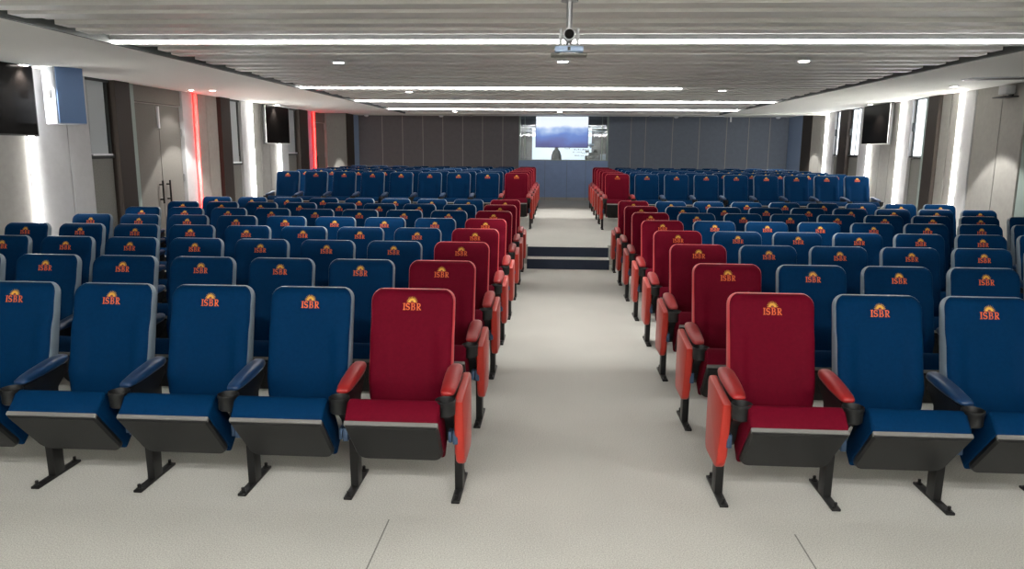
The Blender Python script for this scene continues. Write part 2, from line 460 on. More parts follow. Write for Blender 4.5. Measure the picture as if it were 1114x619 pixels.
# rear wall with the control booth window
bm = bmesh.new(); bx(bm, -6.1, -1.13, YB, YB + 0.15, 0, 2.9)
wb = struct('wall_back', bm, M['panel_back'])
bm = bmesh.new(); bx(bm, 1.50, 7.2, YB, YB + 0.15, 0, 2.9)
struct('right_wall_panels', bm, M['panel_back_cool'], wb)
bm = bmesh.new()
for x in (-5.21, -4.60, -3.99, -3.39, -2.80, -2.21, -1.61):
    bx(bm, x - 0.008, x + 0.008, YB - 0.006, YB, RB, CZB)
for x in (2.15, 2.57, 3.35, 4.12, 4.90, 5.53, 6.13):
    bx(bm, x - 0.008, x + 0.008, YB - 0.006, YB, RB, CZB)
struct('panel_joints', bm, M['pale_seam'], wb)
bm = bmesh.new(); bx(bm, -1.13, 1.50, YB - 0.05, YB + 0.15, 0.2, 1.475)
struct('booth_front', bm, M['booth_blue'], wb)
bm = bmesh.new()
for x in (-0.35, 0.30, 0.85): bx(bm, x - 0.005, x + 0.005, YB - 0.054, YB - 0.05, RB, 1.475)
struct('booth_joints', bm, M['panel_back_cool'], wb)
bm = bmesh.new(); bx(bm, -1.13, 1.50, YB - 0.053, YB - 0.05, RB, RB + 0.09)
struct('baseboard_back', bm, M['panel_grey'], wb)
# booth room shell behind the glass
bm = bmesh.new()
bx(bm, -1.6, 2.0, 25.0, 25.1, 0, 2.9); bx(bm, -1.7, -1.6, YB + 0.15, 25.1, 0, 2.9); bx(bm, 2.0, 2.1, YB + 0.15, 25.1, 0, 2.9)
bx(bm, -1.7, 2.1, YB + 0.15, 25.1, 2.76, 2.9)
struct('booth_room', bm, M['panel_back'], wb)
w7 = empty('window_7', (0, YB, 0)); w7['kind'] = 'structure'
bm = bmesh.new()
for x0, x1 in ((-1.13, -1.085), (1.455, 1.50)): bx(bm, x0, x1, -0.03, 0.15, 1.475, 2.75)
for x0, x1 in ((-0.97, -0.94), (1.30, 1.33)): bx(bm, x0, x1, 0.02, 0.06, 1.475, 2.75)
bx(bm, -1.13, 1.50, -0.05, 0.15, 1.475, 1.50)
struct('window_frame', bm, M['jamb'], w7)
bm = bmesh.new()
for z in (2.32, 2.42): bx(bm, -1.09, 1.46, 0.10, 0.12, z, z + 0.025)
struct('window_rail', bm, M['steel'], w7)
bm = bmesh.new(); bx(bm, -1.09, 1.46, 0.04, 0.05, 1.50, 2.75)
struct('window_pane', bm, M['glass'], w7)

# ------------------------------------------------------------------ lamps
ORD = ['first', 'second', 'third', 'fourth', 'fifth', 'sixth', 'seventh', 'eighth', 'ninth']
def line_lamp(y, x0, x1, label):
    o = empty('linear_ceiling_light', ((x0 + x1) / 2, y, CZ + 0.06), label, 'ceiling light', 'linear lights across the slatted ceiling')
    h = (x1 - x0) / 2
    box_obj('housing', (-h, h, -0.05, 0.05, -0.04, 0.03), M['cam_grey'], o)
    box_obj('diffuser', (-h, h, -0.036, 0.036, -0.060, -0.041), M['em_line'] if y > 4 else M['em_front_line'], o, 0.006)
names = {6.36: 'longest white ceiling light line, nearest the hanging camera', 11.05: 'white ceiling light line ending short of the right side, second one back',
         14.10: 'thin white ceiling light line, third one back, spanning both sides', 16.85: 'white ceiling light line closest to the rear wall',
         0.30: 'unseen ceiling light line added over the front floor to light the chairs', -3.0: 'white ceiling light line by the front wall'}  # line over the front floor is added out of view to light chair fronts
for y, x0, x1 in LINES: line_lamp(y, x0, x1, names[y])
def strip(side, s, z0, red, label):
    d = 0.068
    if side == 'L': loc = (XL + d, s, 0); rz = 0; sg = 1
    else:
        v = RM @ Vector((-d, (s - 10) / math.cos(TH), 0)); loc = v; rz = -TH; sg = -1
    o = empty('wall_light_strip', loc, label, 'wall light', 'vertical light strips on the side walls', rz)
    ztop = (CZ if side == 'L' else CZ + 0.05)
    x = (-0.10, -0.02) if sg > 0 else (0.02, 0.10)
    box_obj('channel', (x[0], x[1], -0.034, 0.034, z0, ztop), M['steel'], o)
    bm = bmesh.new(); cyl(bm, (0, 0, z0), 0.024, ztop - z0 - 0.01, 'z', 12)
    obj('diffuser', mesh('diffuser', bm, True), o, M['em_red'] if red else M['em_wall'])
strip('L', 8.18, 0.1, False, 'white light strip under the left wall screen beside the speaker')
strip('L', 12.11, 0.1, True, 'red light strip beside the grey double doors')
strip('L', 14.35, 0.1, False, 'white light strip just left of the square screen on the left wall')
strip('L', 15.79, RB, False, 'white light strip under the rear screen on the left wall')
strip('L', 18.12, RB, True, 'red light strip farther back beside the single door')
strip('R', 12.045, 0.1, False, 'tall white light strip nearest the front on the right wall')
strip('R', 14.265, 0.1, False, 'white light strip between the near window and the screen, right wall')
strip('R', 15.795, RB, False, 'white light strip below the right wall screen')
strip('R', 18.705, RB, False, 'white light strip nearest the rear wall on the right')

def downlight(x, y, z, label, group, power, ang=95, aim=(0, 0), r=0.06, blend=0.35):
    o = empty('downlight', (x, y, z), label, 'ceiling light', group)
    bm = bmesh.new(); lathe(bm, (0, 0, -0.012), [(r * 0.8, 0.004), (r, 0.0), (r * 1.25, 0.004), (r * 1.25, 0.012), (r * 0.8, 0.012)], 24)
    obj('trim_ring', mesh('trim_ring', bm, True), o, M['white_plastic'])
    bm = bmesh.new(); cyl(bm, (0, 0, -0.013), r * 0.8, 0.006, 'z', 24)
    obj('lens', mesh('lens', bm), o, M['em_down'])
    ld = bpy.data.lights.new('downlight_beam', 'SPOT')
    ld.energy = power; ld.color = (1, 0.97, 0.92); ld.spot_size = math.radians(ang); ld.spot_blend = blend; ld.shadow_soft_size = 0.05
    l = bpy.data.objects.new('downlight_beam', ld); COL.objects.link(l); l.parent = o; l.location = (0, 0, -0.03)
    l.rotation_euler = (math.radians(aim[1]), math.radians(aim[0]), 0)
POS = {(-2.25, 7.8): 'ceiling downlight left of the hanging camera behind the long line', (0.04, 7.7): 'bright ceiling downlight right behind the hanging camera',
       (2.37, 7.65): 'ceiling downlight right of the hanging camera', (2.385, 11.33): 'right ceiling downlight farther back', (-2.3, 11.75): 'left ceiling downlight farther back',
       (-2.4, 17.76): 'small ceiling downlight left of the one above the booth screen',
       (0.047, 17.76): 'bright ceiling downlight above the booth screen'}
for (x, y), lb in POS.items():
    downlight(x, y, CZ + 0.012, lb, 'downlights in the slatted ceiling', W_DOWN, 76, blend=0.6)
SOF = {(-5.72, 7.95, CZ): 'bright downlight above the leftmost wall screen', (-5.70, 15.25, CZ): 'bright downlight above the rear left wall screen',
       (5.95, 15.0, CZ + 0.045): 'bright downlight above the right wall screen'}
for (x, y, z), lb in SOF.items():
    downlight(x, y, z, lb, 'soffit downlights over the side screens', W_SOFFIT * 0.5, 110, (0, 0), 0.05)
downlight(-5.58, 11.38, CZ, 'soffit downlight over the grey double doors, nearest the wall', 'soffit downlights washing the side walls', 5, 100, (0, 0), 0.04)
SOF2 = {(-5.28, 11.46, CZ): 'soffit downlight over the grey double doors, farther from the wall', (5.35, 10.75, CZ + 0.03): 'soffit downlight over the right front wall panel',
        (-4.9, 20.2, CZB): 'soffit downlight in the rear left corner', (5.7, 19.6, CZB): 'soffit downlight in the rear right corner'}
for (x, y, z), lb in SOF2.items():
    downlight(x, y, z, lb, 'soffit downlights washing the side walls', W_SOFFIT, 80, (0, 0), 0.05, 0.12)

# ------------------------------------------------------------------ auditorium chairs
def back_y(x, z):
    y = 0.2126 * (z - 0.97)
    ax = abs(x)
    t = min(1, max(0, (ax - 0.115) / 0.05)); t = t * t * (3 - 2 * t)
    fz = min(1, max(0, (z - 0.50) / 0.06)) * min(1, max(0, (0.86 - z) / 0.06))
    y -= 0.022 * t * fz * (1 - 0.35 * min(1, max(0, (ax - 0.18) / 0.05)))
    y -= 0.014 * math.exp(-((z - 0.56) / 0.09) ** 2)
    y += 0.02 * max(0, (z - 0.93) / 0.1) ** 2
    return y
def rounded_slab(hw, z0, z1, r, front, thick, rf, rb, taper=0.0, us=None, edge=0):
    us = us or [0, .15, .3, .42, .5, .58, .66, .74, .82, .89, .94, .975, 1.0]
    us = [-u for u in reversed(us[1:])] + us
    zs = [z0 + r - r * math.cos(a * PI / 12) for a in range(0, 6)]
    n = 16
    zs += [z0 + r + (z1 - z0 - 2 * r) * i / n for i in range(n + 1)]
    zs += [z1 - r + r * math.sin(a * PI / 12) for a in range(1, 7)]
    def half(z):
        h = hw + taper * (z - z0) / (z1 - z0)
        if z > z1 - r: return h - r + math.sqrt(max(0, r * r - (z - z1 + r) ** 2))
        if z < z0 + r: return h - r + math.sqrt(max(0, r * r - (z0 + r - z) ** 2))
        return h
    def dist(x, z):
        h = hw + taper * (z - z0) / (z1 - z0)
        qx = abs(x) - (h - r); qz = abs(z - (z0 + z1) / 2) - ((z1 - z0) / 2 - r)
        return -(math.hypot(max(qx, 0), max(qz, 0)) + min(max(qx, qz), 0) - r)
    def fil(d, R):
        d = max(0, min(R, d)); return R - math.sqrt(max(0, R * R - (R - d) ** 2))
    bm = bmesh.new()
    FR, BK = [], []
    for z in zs:
        fr, bk = [], []
        for u in us:
            x = u * half(z); d = dist(x, z)
            fr.append(bm.verts.new((x, front(x, z) + fil(d, rf), z)))
            bk.append(bm.verts.new((x, 0.2126 * (z - 0.97) + thick - fil(d, rb), z)))
        FR.append(fr); BK.append(bk)
    m = len(us)
    for j in range(len(zs) - 1):
        for i in range(m - 1):
            bm.faces.new((FR[j][i], FR[j][i + 1], FR[j + 1][i + 1], FR[j + 1][i]))
            bm.faces.new((BK[j][i + 1], BK[j][i], BK[j + 1][i], BK[j + 1][i + 1]))
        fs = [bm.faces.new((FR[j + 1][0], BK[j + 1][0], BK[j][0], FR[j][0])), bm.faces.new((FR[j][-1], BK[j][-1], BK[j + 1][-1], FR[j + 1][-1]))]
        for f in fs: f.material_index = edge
    for i in range(m - 1):
        bm.faces.new((FR[0][i + 1], FR[0][i], BK[0][i], BK[0][i + 1]))
        bm.faces.new((FR[-1][i], FR[-1][i + 1], BK[-1][i + 1], BK[-1][i])).material_index = edge
    if edge:                                     # the piped edge, rim light put into its colour: outermost strip of the front face
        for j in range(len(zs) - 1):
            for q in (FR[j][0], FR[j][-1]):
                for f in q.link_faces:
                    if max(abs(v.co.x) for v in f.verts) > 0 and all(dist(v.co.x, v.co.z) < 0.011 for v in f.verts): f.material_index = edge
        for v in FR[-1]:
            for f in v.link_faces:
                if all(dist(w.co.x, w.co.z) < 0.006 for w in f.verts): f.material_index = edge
    return bm
ME = {}
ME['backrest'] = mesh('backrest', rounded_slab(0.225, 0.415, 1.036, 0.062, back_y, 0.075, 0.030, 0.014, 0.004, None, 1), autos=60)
ME['shell'] = mesh('back_shell', rounded_slab(0.205, 0.42, 1.000, 0.06, lambda x, z: 0.2126 * (z - 0.97) + 0.0755, 0.098, 0.002, 0.02), autos=60)

# embroidered emblem: half sun over the letters ISBR
def emblem():
    bm = bmesh.new()
    off = 0.0016
    def P(x, z):
        x, z = x * 0.94, 0.968 + (z - 0.968) * 0.94
        return bm.verts.new((x, back_y(x, z) - off, z))
    def poly(pts, mi):
        f = bm.faces.new([P(x, z) for x, z in pts]); f.material_index = mi
    def quad(x0, x1, z0, z1, mi=1): poly([(x0, z0), (x1, z0), (x1, z1), (x0, z1)], mi)
    def stroke(path, ws, mi=1):
        L, R = [], []
        for i, (x, z) in enumerate(path):
            a = path[max(0, i - 1)]; b = path[min(len(path) - 1, i + 1)]
            dx, dz = b[0] - a[0], b[1] - a[1]; l = math.hypot(dx, dz) or 1
            w = ws[i] / 2
            L.append((x - dz / l * w, z + dx / l * w)); R.append((x + dz / l * w, z - dx / l * w))
        for i in range(len(path) - 1):
            poly([L[i], R[i], R[i + 1], L[i + 1]], mi)
    zs, H = 0.929, 0.041
    # sun
    c = (0.0, zs + H + 0.002)
    n = 16
    for r0, r1, mi in ((0.0, 0.0065, 2), (0.0085, 0.0215, 0)):
        for i in range(n):
            a, b = PI * i / n, PI * (i + 1) / n
            pts = [(c[0] + r1 * math.cos(a), c[1] + r1 * math.sin(a)), (c[0] + r1 * math.cos(b), c[1] + r1 * math.sin(b))]
            if r0 > 0: pts += [(c[0] + r0 * math.cos(b), c[1] + r0 * math.sin(b)), (c[0] + r0 * math.cos(a), c[1] + r0 * math.sin(a))]
            else: pts += [c]
            poly(pts, mi)
    for i in range(11):
        a = PI * (i + 0.5) / 11
        w = 0.085
        poly([(c[0] + 0.023 * math.cos(a - w), c[1] + 0.023 * math.sin(a - w)), (c[0] + 0.034 * math.cos(a), c[1] + 0.034 * math.sin(a)), (c[0] + 0.023 * math.cos(a + w), c[1] + 0.023 * math.sin(a + w))], 0)
    quad(-0.030, 0.030, zs + H - 0.0005, zs + H + 0.0012, 1)
    # I
    T = 0.0065
    z0, z1 = zs, zs + H - 0.003
    x = -0.0525
    quad(x + 0.004, x + 0.004 + T, z0, z1); quad(x, x + 0.0145, z0, z0 + 0.0035); quad(x, x + 0.0145, z1 - 0.0035, z1)
    # S
    x = -0.024; rz = (z1 - z0) / 4
    path = []; ws = []
    for i in range(0, 11):
        a = math.radians(20 + 250 * i / 10); path.append((x + 0.0085 * math.cos(a), z1 - rz - 0.0012 + (rz - 0.0012) * math.sin(a)))
    for i in range(1, 11):
        a = math.radians(90 - 250 * i / 10); path.append((x + 0.0095 * math.cos(a), z0 + rz + 0.0012 + (rz - 0.0012) * math.sin(a)))
    ws = [0.0035 + 0.0035 * math.sin(PI * i / (len(path) - 1)) for i in range(len(path))]
    stroke(path, ws)
    quad(x + 0.0065, x + 0.0095, z1 - 0.011, z1 - 0.002); quad(x - 0.0105, x - 0.0075, z0 + 0.001, z0 + 0.011)
    # B
    x = -0.006
    quad(x + 0.003, x + 0.003 + T, z0, z1); quad(x, x + 0.004, z0, z0 + 0.003); quad(x, x + 0.004, z1 - 0.003, z1)
    def bowl(xs, za, zb, ext, w):
        r = (zb - za) / 2; zc = (za + zb) / 2; p = [(xs, zb)]
        for i in range(9):
            a = math.radians(90 - 180 * i / 8); p.append((xs + ext * 0.45 + ext * 0.55 * math.cos(a), zc + r * math.sin(a)))
        p.append((xs, za))
        stroke(p, [0.003] + [0.003 + w * math.sin(PI * i / 8) for i in range(9)] + [0.003])
    bowl(x + 0.008, z0 + 0.0195, z1 - 0.0015, 0.012, 0.003); bowl(x + 0.008, z0 + 0.0015, z0 + 0.0195, 0.0145, 0.003)
    # R
    x = 0.026
    quad(x + 0.003, x + 0.003 + T, z0, z1); quad(x, x + 0.013, z0, z0 + 0.003); quad(x, x + 0.004, z1 - 0.003, z1)
    bowl(x + 0.008, z0 + 0.0185, z1 - 0.0015, 0.013, 0.003)
    stroke([(x + 0.011, z0 + 0.019), (x + 0.0225, z0 + 0.0025), (x + 0.0275, z0 + 0.0012)], [0.005, 0.006, 0.003])
    return bm
bm = emblem()
ME['emblem'] = bpy.data.meshes.new('emblem'); bm.to_mesh(ME['emblem']); bm.free()
for q in ('sun', 'orange', 'brown'): ME['emblem'].materials.append(M[q])

# tipped-up seat cushion: the nose faces up, the pan faces the front
PU, PL_ = (-0.570, 0.500), (-0.345, 0.245)
pdir = Vector((PL_[0] - PU[0], PL_[1] - PU[1])).normalized()       # down the pan
pn = Vector((-pdir.y, pdir.x))                                     # away from the pan, into the cushion
if pn.x < 0: pn = -pn
def sp(a, b):                                                       # a along pan from the top, b into the cushion
    v = Vector(PU) + pdir * a + pn * b; return (v.x, v.y)
prof = [sp(0.0, 0.0), sp(-0.012, 0.012)] + [sp(-0.012 + 0.02 * (1 - math.cos(t * PI / 8)) * 0.6, 0.10 + 0.028 * math.sin(t * PI / 8)) for t in range(0, 5)]
prof += [sp(0.06, 0.132), sp(0.20, 0.125), sp(0.34, 0.11), sp(0.355, 0.09), sp(0.355, 0.0)]
bm = bmesh.new(); prism_x(bm, prof, -0.227, 0.227, 0.016, 3)
ME['seat'] = mesh('seat', bm, autos=50)
# pan: plate with rounded lower corners, 0.03 thick, lip of grey at the upper edge
def pan():
    bm = bmesh.new()
    out = [(-0.226, 0.0), (-0.225, 0.10), (-0.222, 0.235)] + [(-0.174 + 0.048 * math.cos(PI - (PI / 2) * i / 6), 0.285 + 0.06 * math.sin((PI / 2) * i / 6)) for i in range(7)]
    out += [(-x, a) for x, a in reversed(out)]
    def V(x, a, b):
        y, z = sp(a, b); return bm.verts.new((x, y, z))
    def ring(sc, b): return [V(x * sc, a if sc == 1 else 0.012 + a * (0.955), b) for x, a in out]
    r0 = ring(1, 0.004); r1 = ring(1, -0.012); r2 = ring(0.955, -0.024)
    n = len(out)
    for A, B in ((r0, r1), (r1, r2)):
        for i in range(n): bm.faces.new((A[i], A[(i + 1) % n], B[(i + 1) % n], B[i]))
    bm.faces.new(r2); bm.faces.new(list(reversed(r0)))
    return bm
ME['pan'] = mesh('seat_pan', pan(), autos=35)
bm = bmesh.new(); prism_x(bm, [sp(-0.004, -0.014), sp(-0.006, 0.004), sp(0.012, 0.004), sp(0.012, -0.016)], -0.227, 0.227, 0.002, 1)
ME['lip'] = mesh('pan_lip', bm, autos=40)

# armrest pad, black carrier, cup holder, leg, foot plate, end panel (all centred on x = 0)
def pad():
    bm = bmesh.new()
    secs = []
    ys = [(-0.405, .022, .018), (-0.395, .032, .026), (-0.36, .038, .036), (-0.28, .042, .046), (-0.18, .044, .050), (-0.10, .043, .048), (-0.055, .036, .040), (-0.035, .022, .024)]
    for y, w, h in ys:
        zb = 0.588 + 0.10 * (y + 0.40)
        ring = []
        for i in range(14):
            a = 2 * PI * i / 14
            ca, sa = math.cos(a), math.sin(a)
            px = math.copysign(abs(ca) ** 0.7, ca) * w
            pz = zb + (h * 0.62 * abs(sa) ** 0.8 if sa >= 0 else -h * 0.38 * abs(sa) ** 0.6) + 0.006
            ring.append(bm.verts.new((px, y, pz)))
        secs.append(ring)
    for a, b in zip(secs, secs[1:]):
        for i in range(14): bm.faces.new((a[i], a[(i + 1) % 14], b[(i + 1) % 14], b[i]))
    bm.faces.new(secs[0]); bm.faces.new(list(reversed(secs[-1])))
    return bm
ME['armrest'] = mesh('armrest', pad(), True)
bm = bmesh.new()
prism_x(bm, [(-0.44, 0.505), (-0.40, 0.575), (-0.06, 0.605), (-0.05, 0.56), (-0.15, 0.50), (-0.17, 0.33), (-0.25, 0.29), (-0.30, 0.33), (-0.345, 0.43)], -0.026, 0.026, 0.005, 2)
ME['carrier'] = mesh('arm_support', bm, autos=35)
bm = bmesh.new()
lathe(bm, (0, -0.455, 0.505), [(0.040, 0.0), (0.048, 0.008), (0.049, 0.060), (0.0515, 0.064), (0.0515, 0.080), (0.049, 0.082), (0.047, 0.076), (0.042, 0.012), (0.005, 0.010)], 28)
ME['cup'] = mesh('cup_holder', bm, autos=40)
bm = bmesh.new()
prism_x(bm, [(-0.235, 0.010), (-0.155, 0.010), (-0.150, 0.34), (-0.245, 0.34)], -0.021, 0.021, 0.004, 2)
ME['leg'] = mesh('leg', bm, autos=35)
bm = bmesh.new()
bx(bm, -0.022, 0.022, -0.375, -0.015, 0.0, 0.014, 0.003)
for y in (-0.355, -0.04):
    cyl(bm, (0, y, 0.012), 0.017, 0.006, 'z', 12); cyl(bm, (0, y, 0.018), 0.009, 0.022, 'z', 6)
ME['foot'] = mesh('foot_plate', bm, autos=35)
bm = bmesh.new()
cyl(bm, (-0.03, -0.265, 0.325), 0.034, 0.06, 'x', 20)
bx(bm, -0.010, 0.016, -0.385, -0.30, 0.325, 0.395, 0.003); bx(bm, -0.034, -0.016, -0.375, -0.30, 0.33, 0.39, 0.003)
ME['hinge'] = mesh('seat_hinge', bm, autos=35)
def endpanel(xc):
    pts = [(-0.43, 0.566), (-0.06, 0.606), (-0.045, 0.585)]
    for i in range(5):
        a = -PI / 2 * i / 4
        pts.append((-0.105 + 0.055 * math.cos(a), 0.245 + 0.055 * math.sin(a)))
    for i in range(6):
        a = -PI / 2 - PI / 2 * i / 5
        pts.append((-0.29 + 0.075 * math.cos(a), 0.275 + 0.085 * math.sin(a)))
    bm = bmesh.new(); prism_x(bm, pts, xc - 0.024, xc + 0.024, 0.014, 3)
    return mesh('end_panel', bm, autos=50)
ME['panel_p'] = endpanel(0.024)
ME['panel_n'] = endpanel(-0.024)

def dmesh(key, m, m2=None):
    k = key + '|' + m.name
    if k not in ME:
        me = ME[key].copy(); me.materials.append(m)
        if m2: me.materials.append(m2)
        ME[k] = me
    return ME[k]
def stand(root, x, padmat, aisle=0):
    a = obj('armrest', dmesh('armrest', padmat), root, loc=(x - 0.034 * aisle, 0, 0))
    obj('arm_support', dmesh('carrier', M['black']), a)
    obj('cup_holder', dmesh('cup', M['black']), a)
    l = obj('leg', dmesh('leg', M['black_metal']), root, loc=(x, 0, 0))
    obj('foot_plate', dmesh('foot', M['black_metal']), l)
    h = obj('seat_hinge', dmesh('hinge', M['hinge']), root, loc=(x, 0, 0))
    if aisle:
        p = obj('end_panel', dmesh('panel_p' if aisle > 0 else 'panel_n', M['red_panel']), root, loc=(x, 0, 0))
        p['label'] = 'brighter red padded side panel facing the aisle'
def make_chair(colour, outer):
    """outer = -1: outer armrest on the left (left block), +1: right block."""
    root = empty('auditorium_chair', (0, 0, 0))
    fab = M['red'] if colour == 'red' else M['blue']
    vin = M['red_vinyl'] if colour == 'red' else M['blue_vinyl']
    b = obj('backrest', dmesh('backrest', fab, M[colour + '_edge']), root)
    e = obj('emblem', ME['emblem'], b); e['label'] = 'orange ISBR lettering under a yellow half sun'
    obj('back_shell', dmesh('shell', M['black']), root)
    s = obj('seat', dmesh('seat', fab), root)
    obj('seat_pan', dmesh('pan', M['pan']), s)
    obj('pan_lip', dmesh('lip', M['pan_lip']), s)
    stand(root, outer * 0.28, vin)
    if colour == 'red': stand(root, -outer * 0.28, vin, -outer)
    return root
def copy_tree(o, parent=None):
    c = o.copy(); COL.objects.link(c); c.parent = parent
    for ch in o.children: copy_tree(ch, c)
    return c
PROTO = {}
def place(colour, outer, loc, label, group):
    k = (colour, outer)
    if k not in PROTO:
        o = PROTO[k] = make_chair(colour, outer)
    else: o = copy_tree(PROTO[k])
    o.location = loc; o['label'] = label; o['category'] = 'auditorium chair'; o['group'] = group
    return o
X_L, X_R, SP, Y1, RP = -0.768, 1.163, 0.56, 3.91, 1.0526
NL = [5, 7, 8, 9, 9, 9, 9, 9]
NR = [3, 4, 6, 7, 8, 9, 9, 9]
for r in range(8):
    for side, n in ((-1, NL[r]), (1, NR[r])):
        blk = 'left' if side < 0 else 'right'
        for k in range(n):
            X = (X_L - SP * k) if side < 0 else (X_R + SP * k)
            Y = Y1 + RP * r + (0.06 if side > 0 else 0.0)
            rowtxt = 'front row' if r == 0 else '%s row from the front' % ORD[r]
            if k == 0: lb = 'red auditorium chair with side panel, %s of the aisle, %s' % (blk, rowtxt)
            else: lb = 'blue auditorium chair, %s from the aisle, %s block, %s' % (ORD[k], blk, rowtxt)
            place('red' if k == 0 else 'blue', side, (X + random.uniform(-.0006, .0006), Y, 0), lb, 'red aisle chairs' if k == 0 else 'blue chairs of the %s front block' % blk)
YR = 14.44
for r in range(6):
    for side in (-1, 1):
        blk = 'left' if side < 0 else 'right'
        for k in range(9):
            X = (X_L - SP * k) if side < 0 else (X_R + SP * k)
            Y = YR + RP * r + (0.06 if side > 0 else 0.0)
            rowtxt = 'first row' if r == 0 else ('last row' if r == 5 else '%s row' % ORD[r])
            if k == 0: lb = 'red auditorium chair %s of the aisle, %s of the raised rear block' % (blk, rowtxt)
            else: lb = 'blue auditorium chair, %s from the aisle, %s of the raised rear %s block' % (ORD[k], rowtxt, blk)
            place('red' if k == 0 else 'blue', side, (X + random.uniform(-.0006, .0006), Y, RB), lb, 'red aisle chairs on the platform' if k == 0 else 'blue chairs of the %s rear block' % blk)

# ------------------------------------------------------------------ wall screens
def tv(loc, rz, w, h, label, light=False, tilt=0.0):
    """local x across the screen, -y out of it"""
    o = empty('wall_screen', loc, label, 'television', 'screens on the side walls', rz)
    o.rotation_euler = (tilt, 0, rz)
    bm = bmesh.new(); bx(bm, -w / 2, w / 2, -0.02, 0.045, -h / 2, h / 2, 0.006); bx(bm, -w * .3, w * .3, 0.045, 0.075, -h * .3, h * .3, 0.006)
    obj('case', mesh('case', bm, autos=35), o, M['bezel'])
    bm = bmesh.new(); t = 0.012
    for d in ((-w / 2, w / 2, h / 2 - t, h / 2), (-w / 2, w / 2, -h / 2, -h / 2 + t * 1.4), (-w / 2, -w / 2 + t, -h / 2, h / 2), (w / 2 - t, w / 2, -h / 2, h / 2)):
        bx(bm, d[0], d[1], -0.026, -0.018, d[2], d[3])
    obj('bezel', mesh('bezel', bm), o, M['bezel_light'] if light else M['bezel'])
    box_obj('screen', (-w / 2 + t, w / 2 - t, -0.024, -0.019, -h / 2 + t, h / 2 - t), M['screen'], o)
    bm = bmesh.new(); bx(bm, -0.12, 0.12, 0.07, 0.11, -0.1, 0.1)
    obj('bracket', mesh('bracket', bm), o, M['black_metal'])
tv((XL + 0.155, 7.42, 2.305), PI / 2, 1.46, 0.82, 'large dark screen at the left edge beside the speaker')
tv((XL + 0.15, 15.46, 2.25), PI / 2, 1.32, 0.77, 'dark screen with pale edge on the rear left wall', True)
v = RM @ Vector((-0.155, (15.22 - 10), 2.32))
tv(v, -PI / 2 - TH, 1.38, 0.77, 'dark screen with pale edge on the right wall', True)
# display hung in front of the booth glass
o = empty('hanging_display', (0.133, YB - 0.12, 2.305), 'display with cloudy blue face hung before the booth glass', 'television')
bm = bmesh.new(); bx(bm, -0.77, 0.77, -0.02, 0.04, -0.455, 0.445, 0.006); bx(bm, -0.1, 0.1, 0.0, 0.03, 0.44, 0.452)
obj('case', mesh('case', bm, autos=35), o, M['bezel'])
box_obj('screen', (-0.76, 0.76, -0.024, -0.019, -0.445, 0.435), M['sky_screen'], o)

# things behind the booth glass
o = empty('lit_projection_screen', (0.15, 24.6, 1.45), 'bright white board with grey scribbled lines behind the booth glass', 'screen')
box_obj('board', (-0.96, 0.96, 0, 0.03, -0.15, 1.02), M['em_board'], o)
bm = bmesh.new()
random.seed(3)
for (x0, x1, z) in ((-0.66, -0.10, 0.40), (0.10, 0.24, 0.36), (0.40, 0.86, 0.33), (0.36, 0.62, 0.25), (0.66, 0.88, 0.22), (0.42, 0.7, 0.14)):
    x = x0
    while x < x1:
        w = random.uniform(0.012, 0.04); h = random.uniform(0.015, 0.05)
        bx(bm, x, x + w, -0.004, 0.0, z, z + h); x += w + random.uniform(0.01, 0.03)
obj('scribbled_lines', mesh('scribbled_lines', bm), o, M['panel_grey'])
bm = bmesh.new()
lathe(bm, (-0.02, 23.4, 0.0), [(0.16, 0.0), (0.16, 1.45), (0.155, 1.60), (0.11, 1.74), (0.055, 1.80), (0.05, 1.86), (0.03, 1.90)], 20)
tag(obj('draped_stand', mesh('draped_stand', bm, True), None, M['panel_tex']), 'grey bell shaped thing in front of the white board', 'stand')
o = empty('equipment_stack', (1.05, 23.3, 0), 'dark bulky heap with pale blue tip at the right of the booth', 'equipment')
bm = bmesh.new()
random.seed(5)
bx(bm, -0.2, 0.2, -0.15, 0.15, 0.0, 1.5, 0.02)
for i in range(9):
    a = random.uniform(0, 6.28); c = (0.13 * math.cos(a), 0.08 * math.sin(a), 1.5 + 0.03 * i)
    s = 0.1 - 0.006 * i
    bx(bm, c[0] - s, c[0] + s, c[1] - s, c[1] + s, c[2], c[2] + s * 1.2, 0.02)
obj('cases', mesh('cases', bm, autos=40), o, M['bezel'])
bm = bmesh.new(); lathe(bm, (-0.03, -0.05, 1.84), [(0.02, 0.0), (0.03, 0.05), (0.1, 0.08), (0.1, 0.12), (0.02, 0.14)], 14)
obj('blue_tip', mesh('blue_tip', bm, True), o, M['cam_blue'])
o = empty('booth_box', (1.36, YB + 0.25, 1.44), 'small white box on the booth sill at the right end', 'box')
bm = bmesh.new(); bx(bm, -0.07, 0.09, -0.07, 0.08, -0.08, 0.23, 0.006)
obj('carton', mesh('carton', bm, autos=35), o, M['white_plastic'])
bm = bmesh.new(); bx(bm, -1.13, 1.5, YB + 0.152, YB + 0.45, 1.32, 1.36)
obj('booth_counter', mesh('booth_counter', bm), wb, M['panel_grey'])

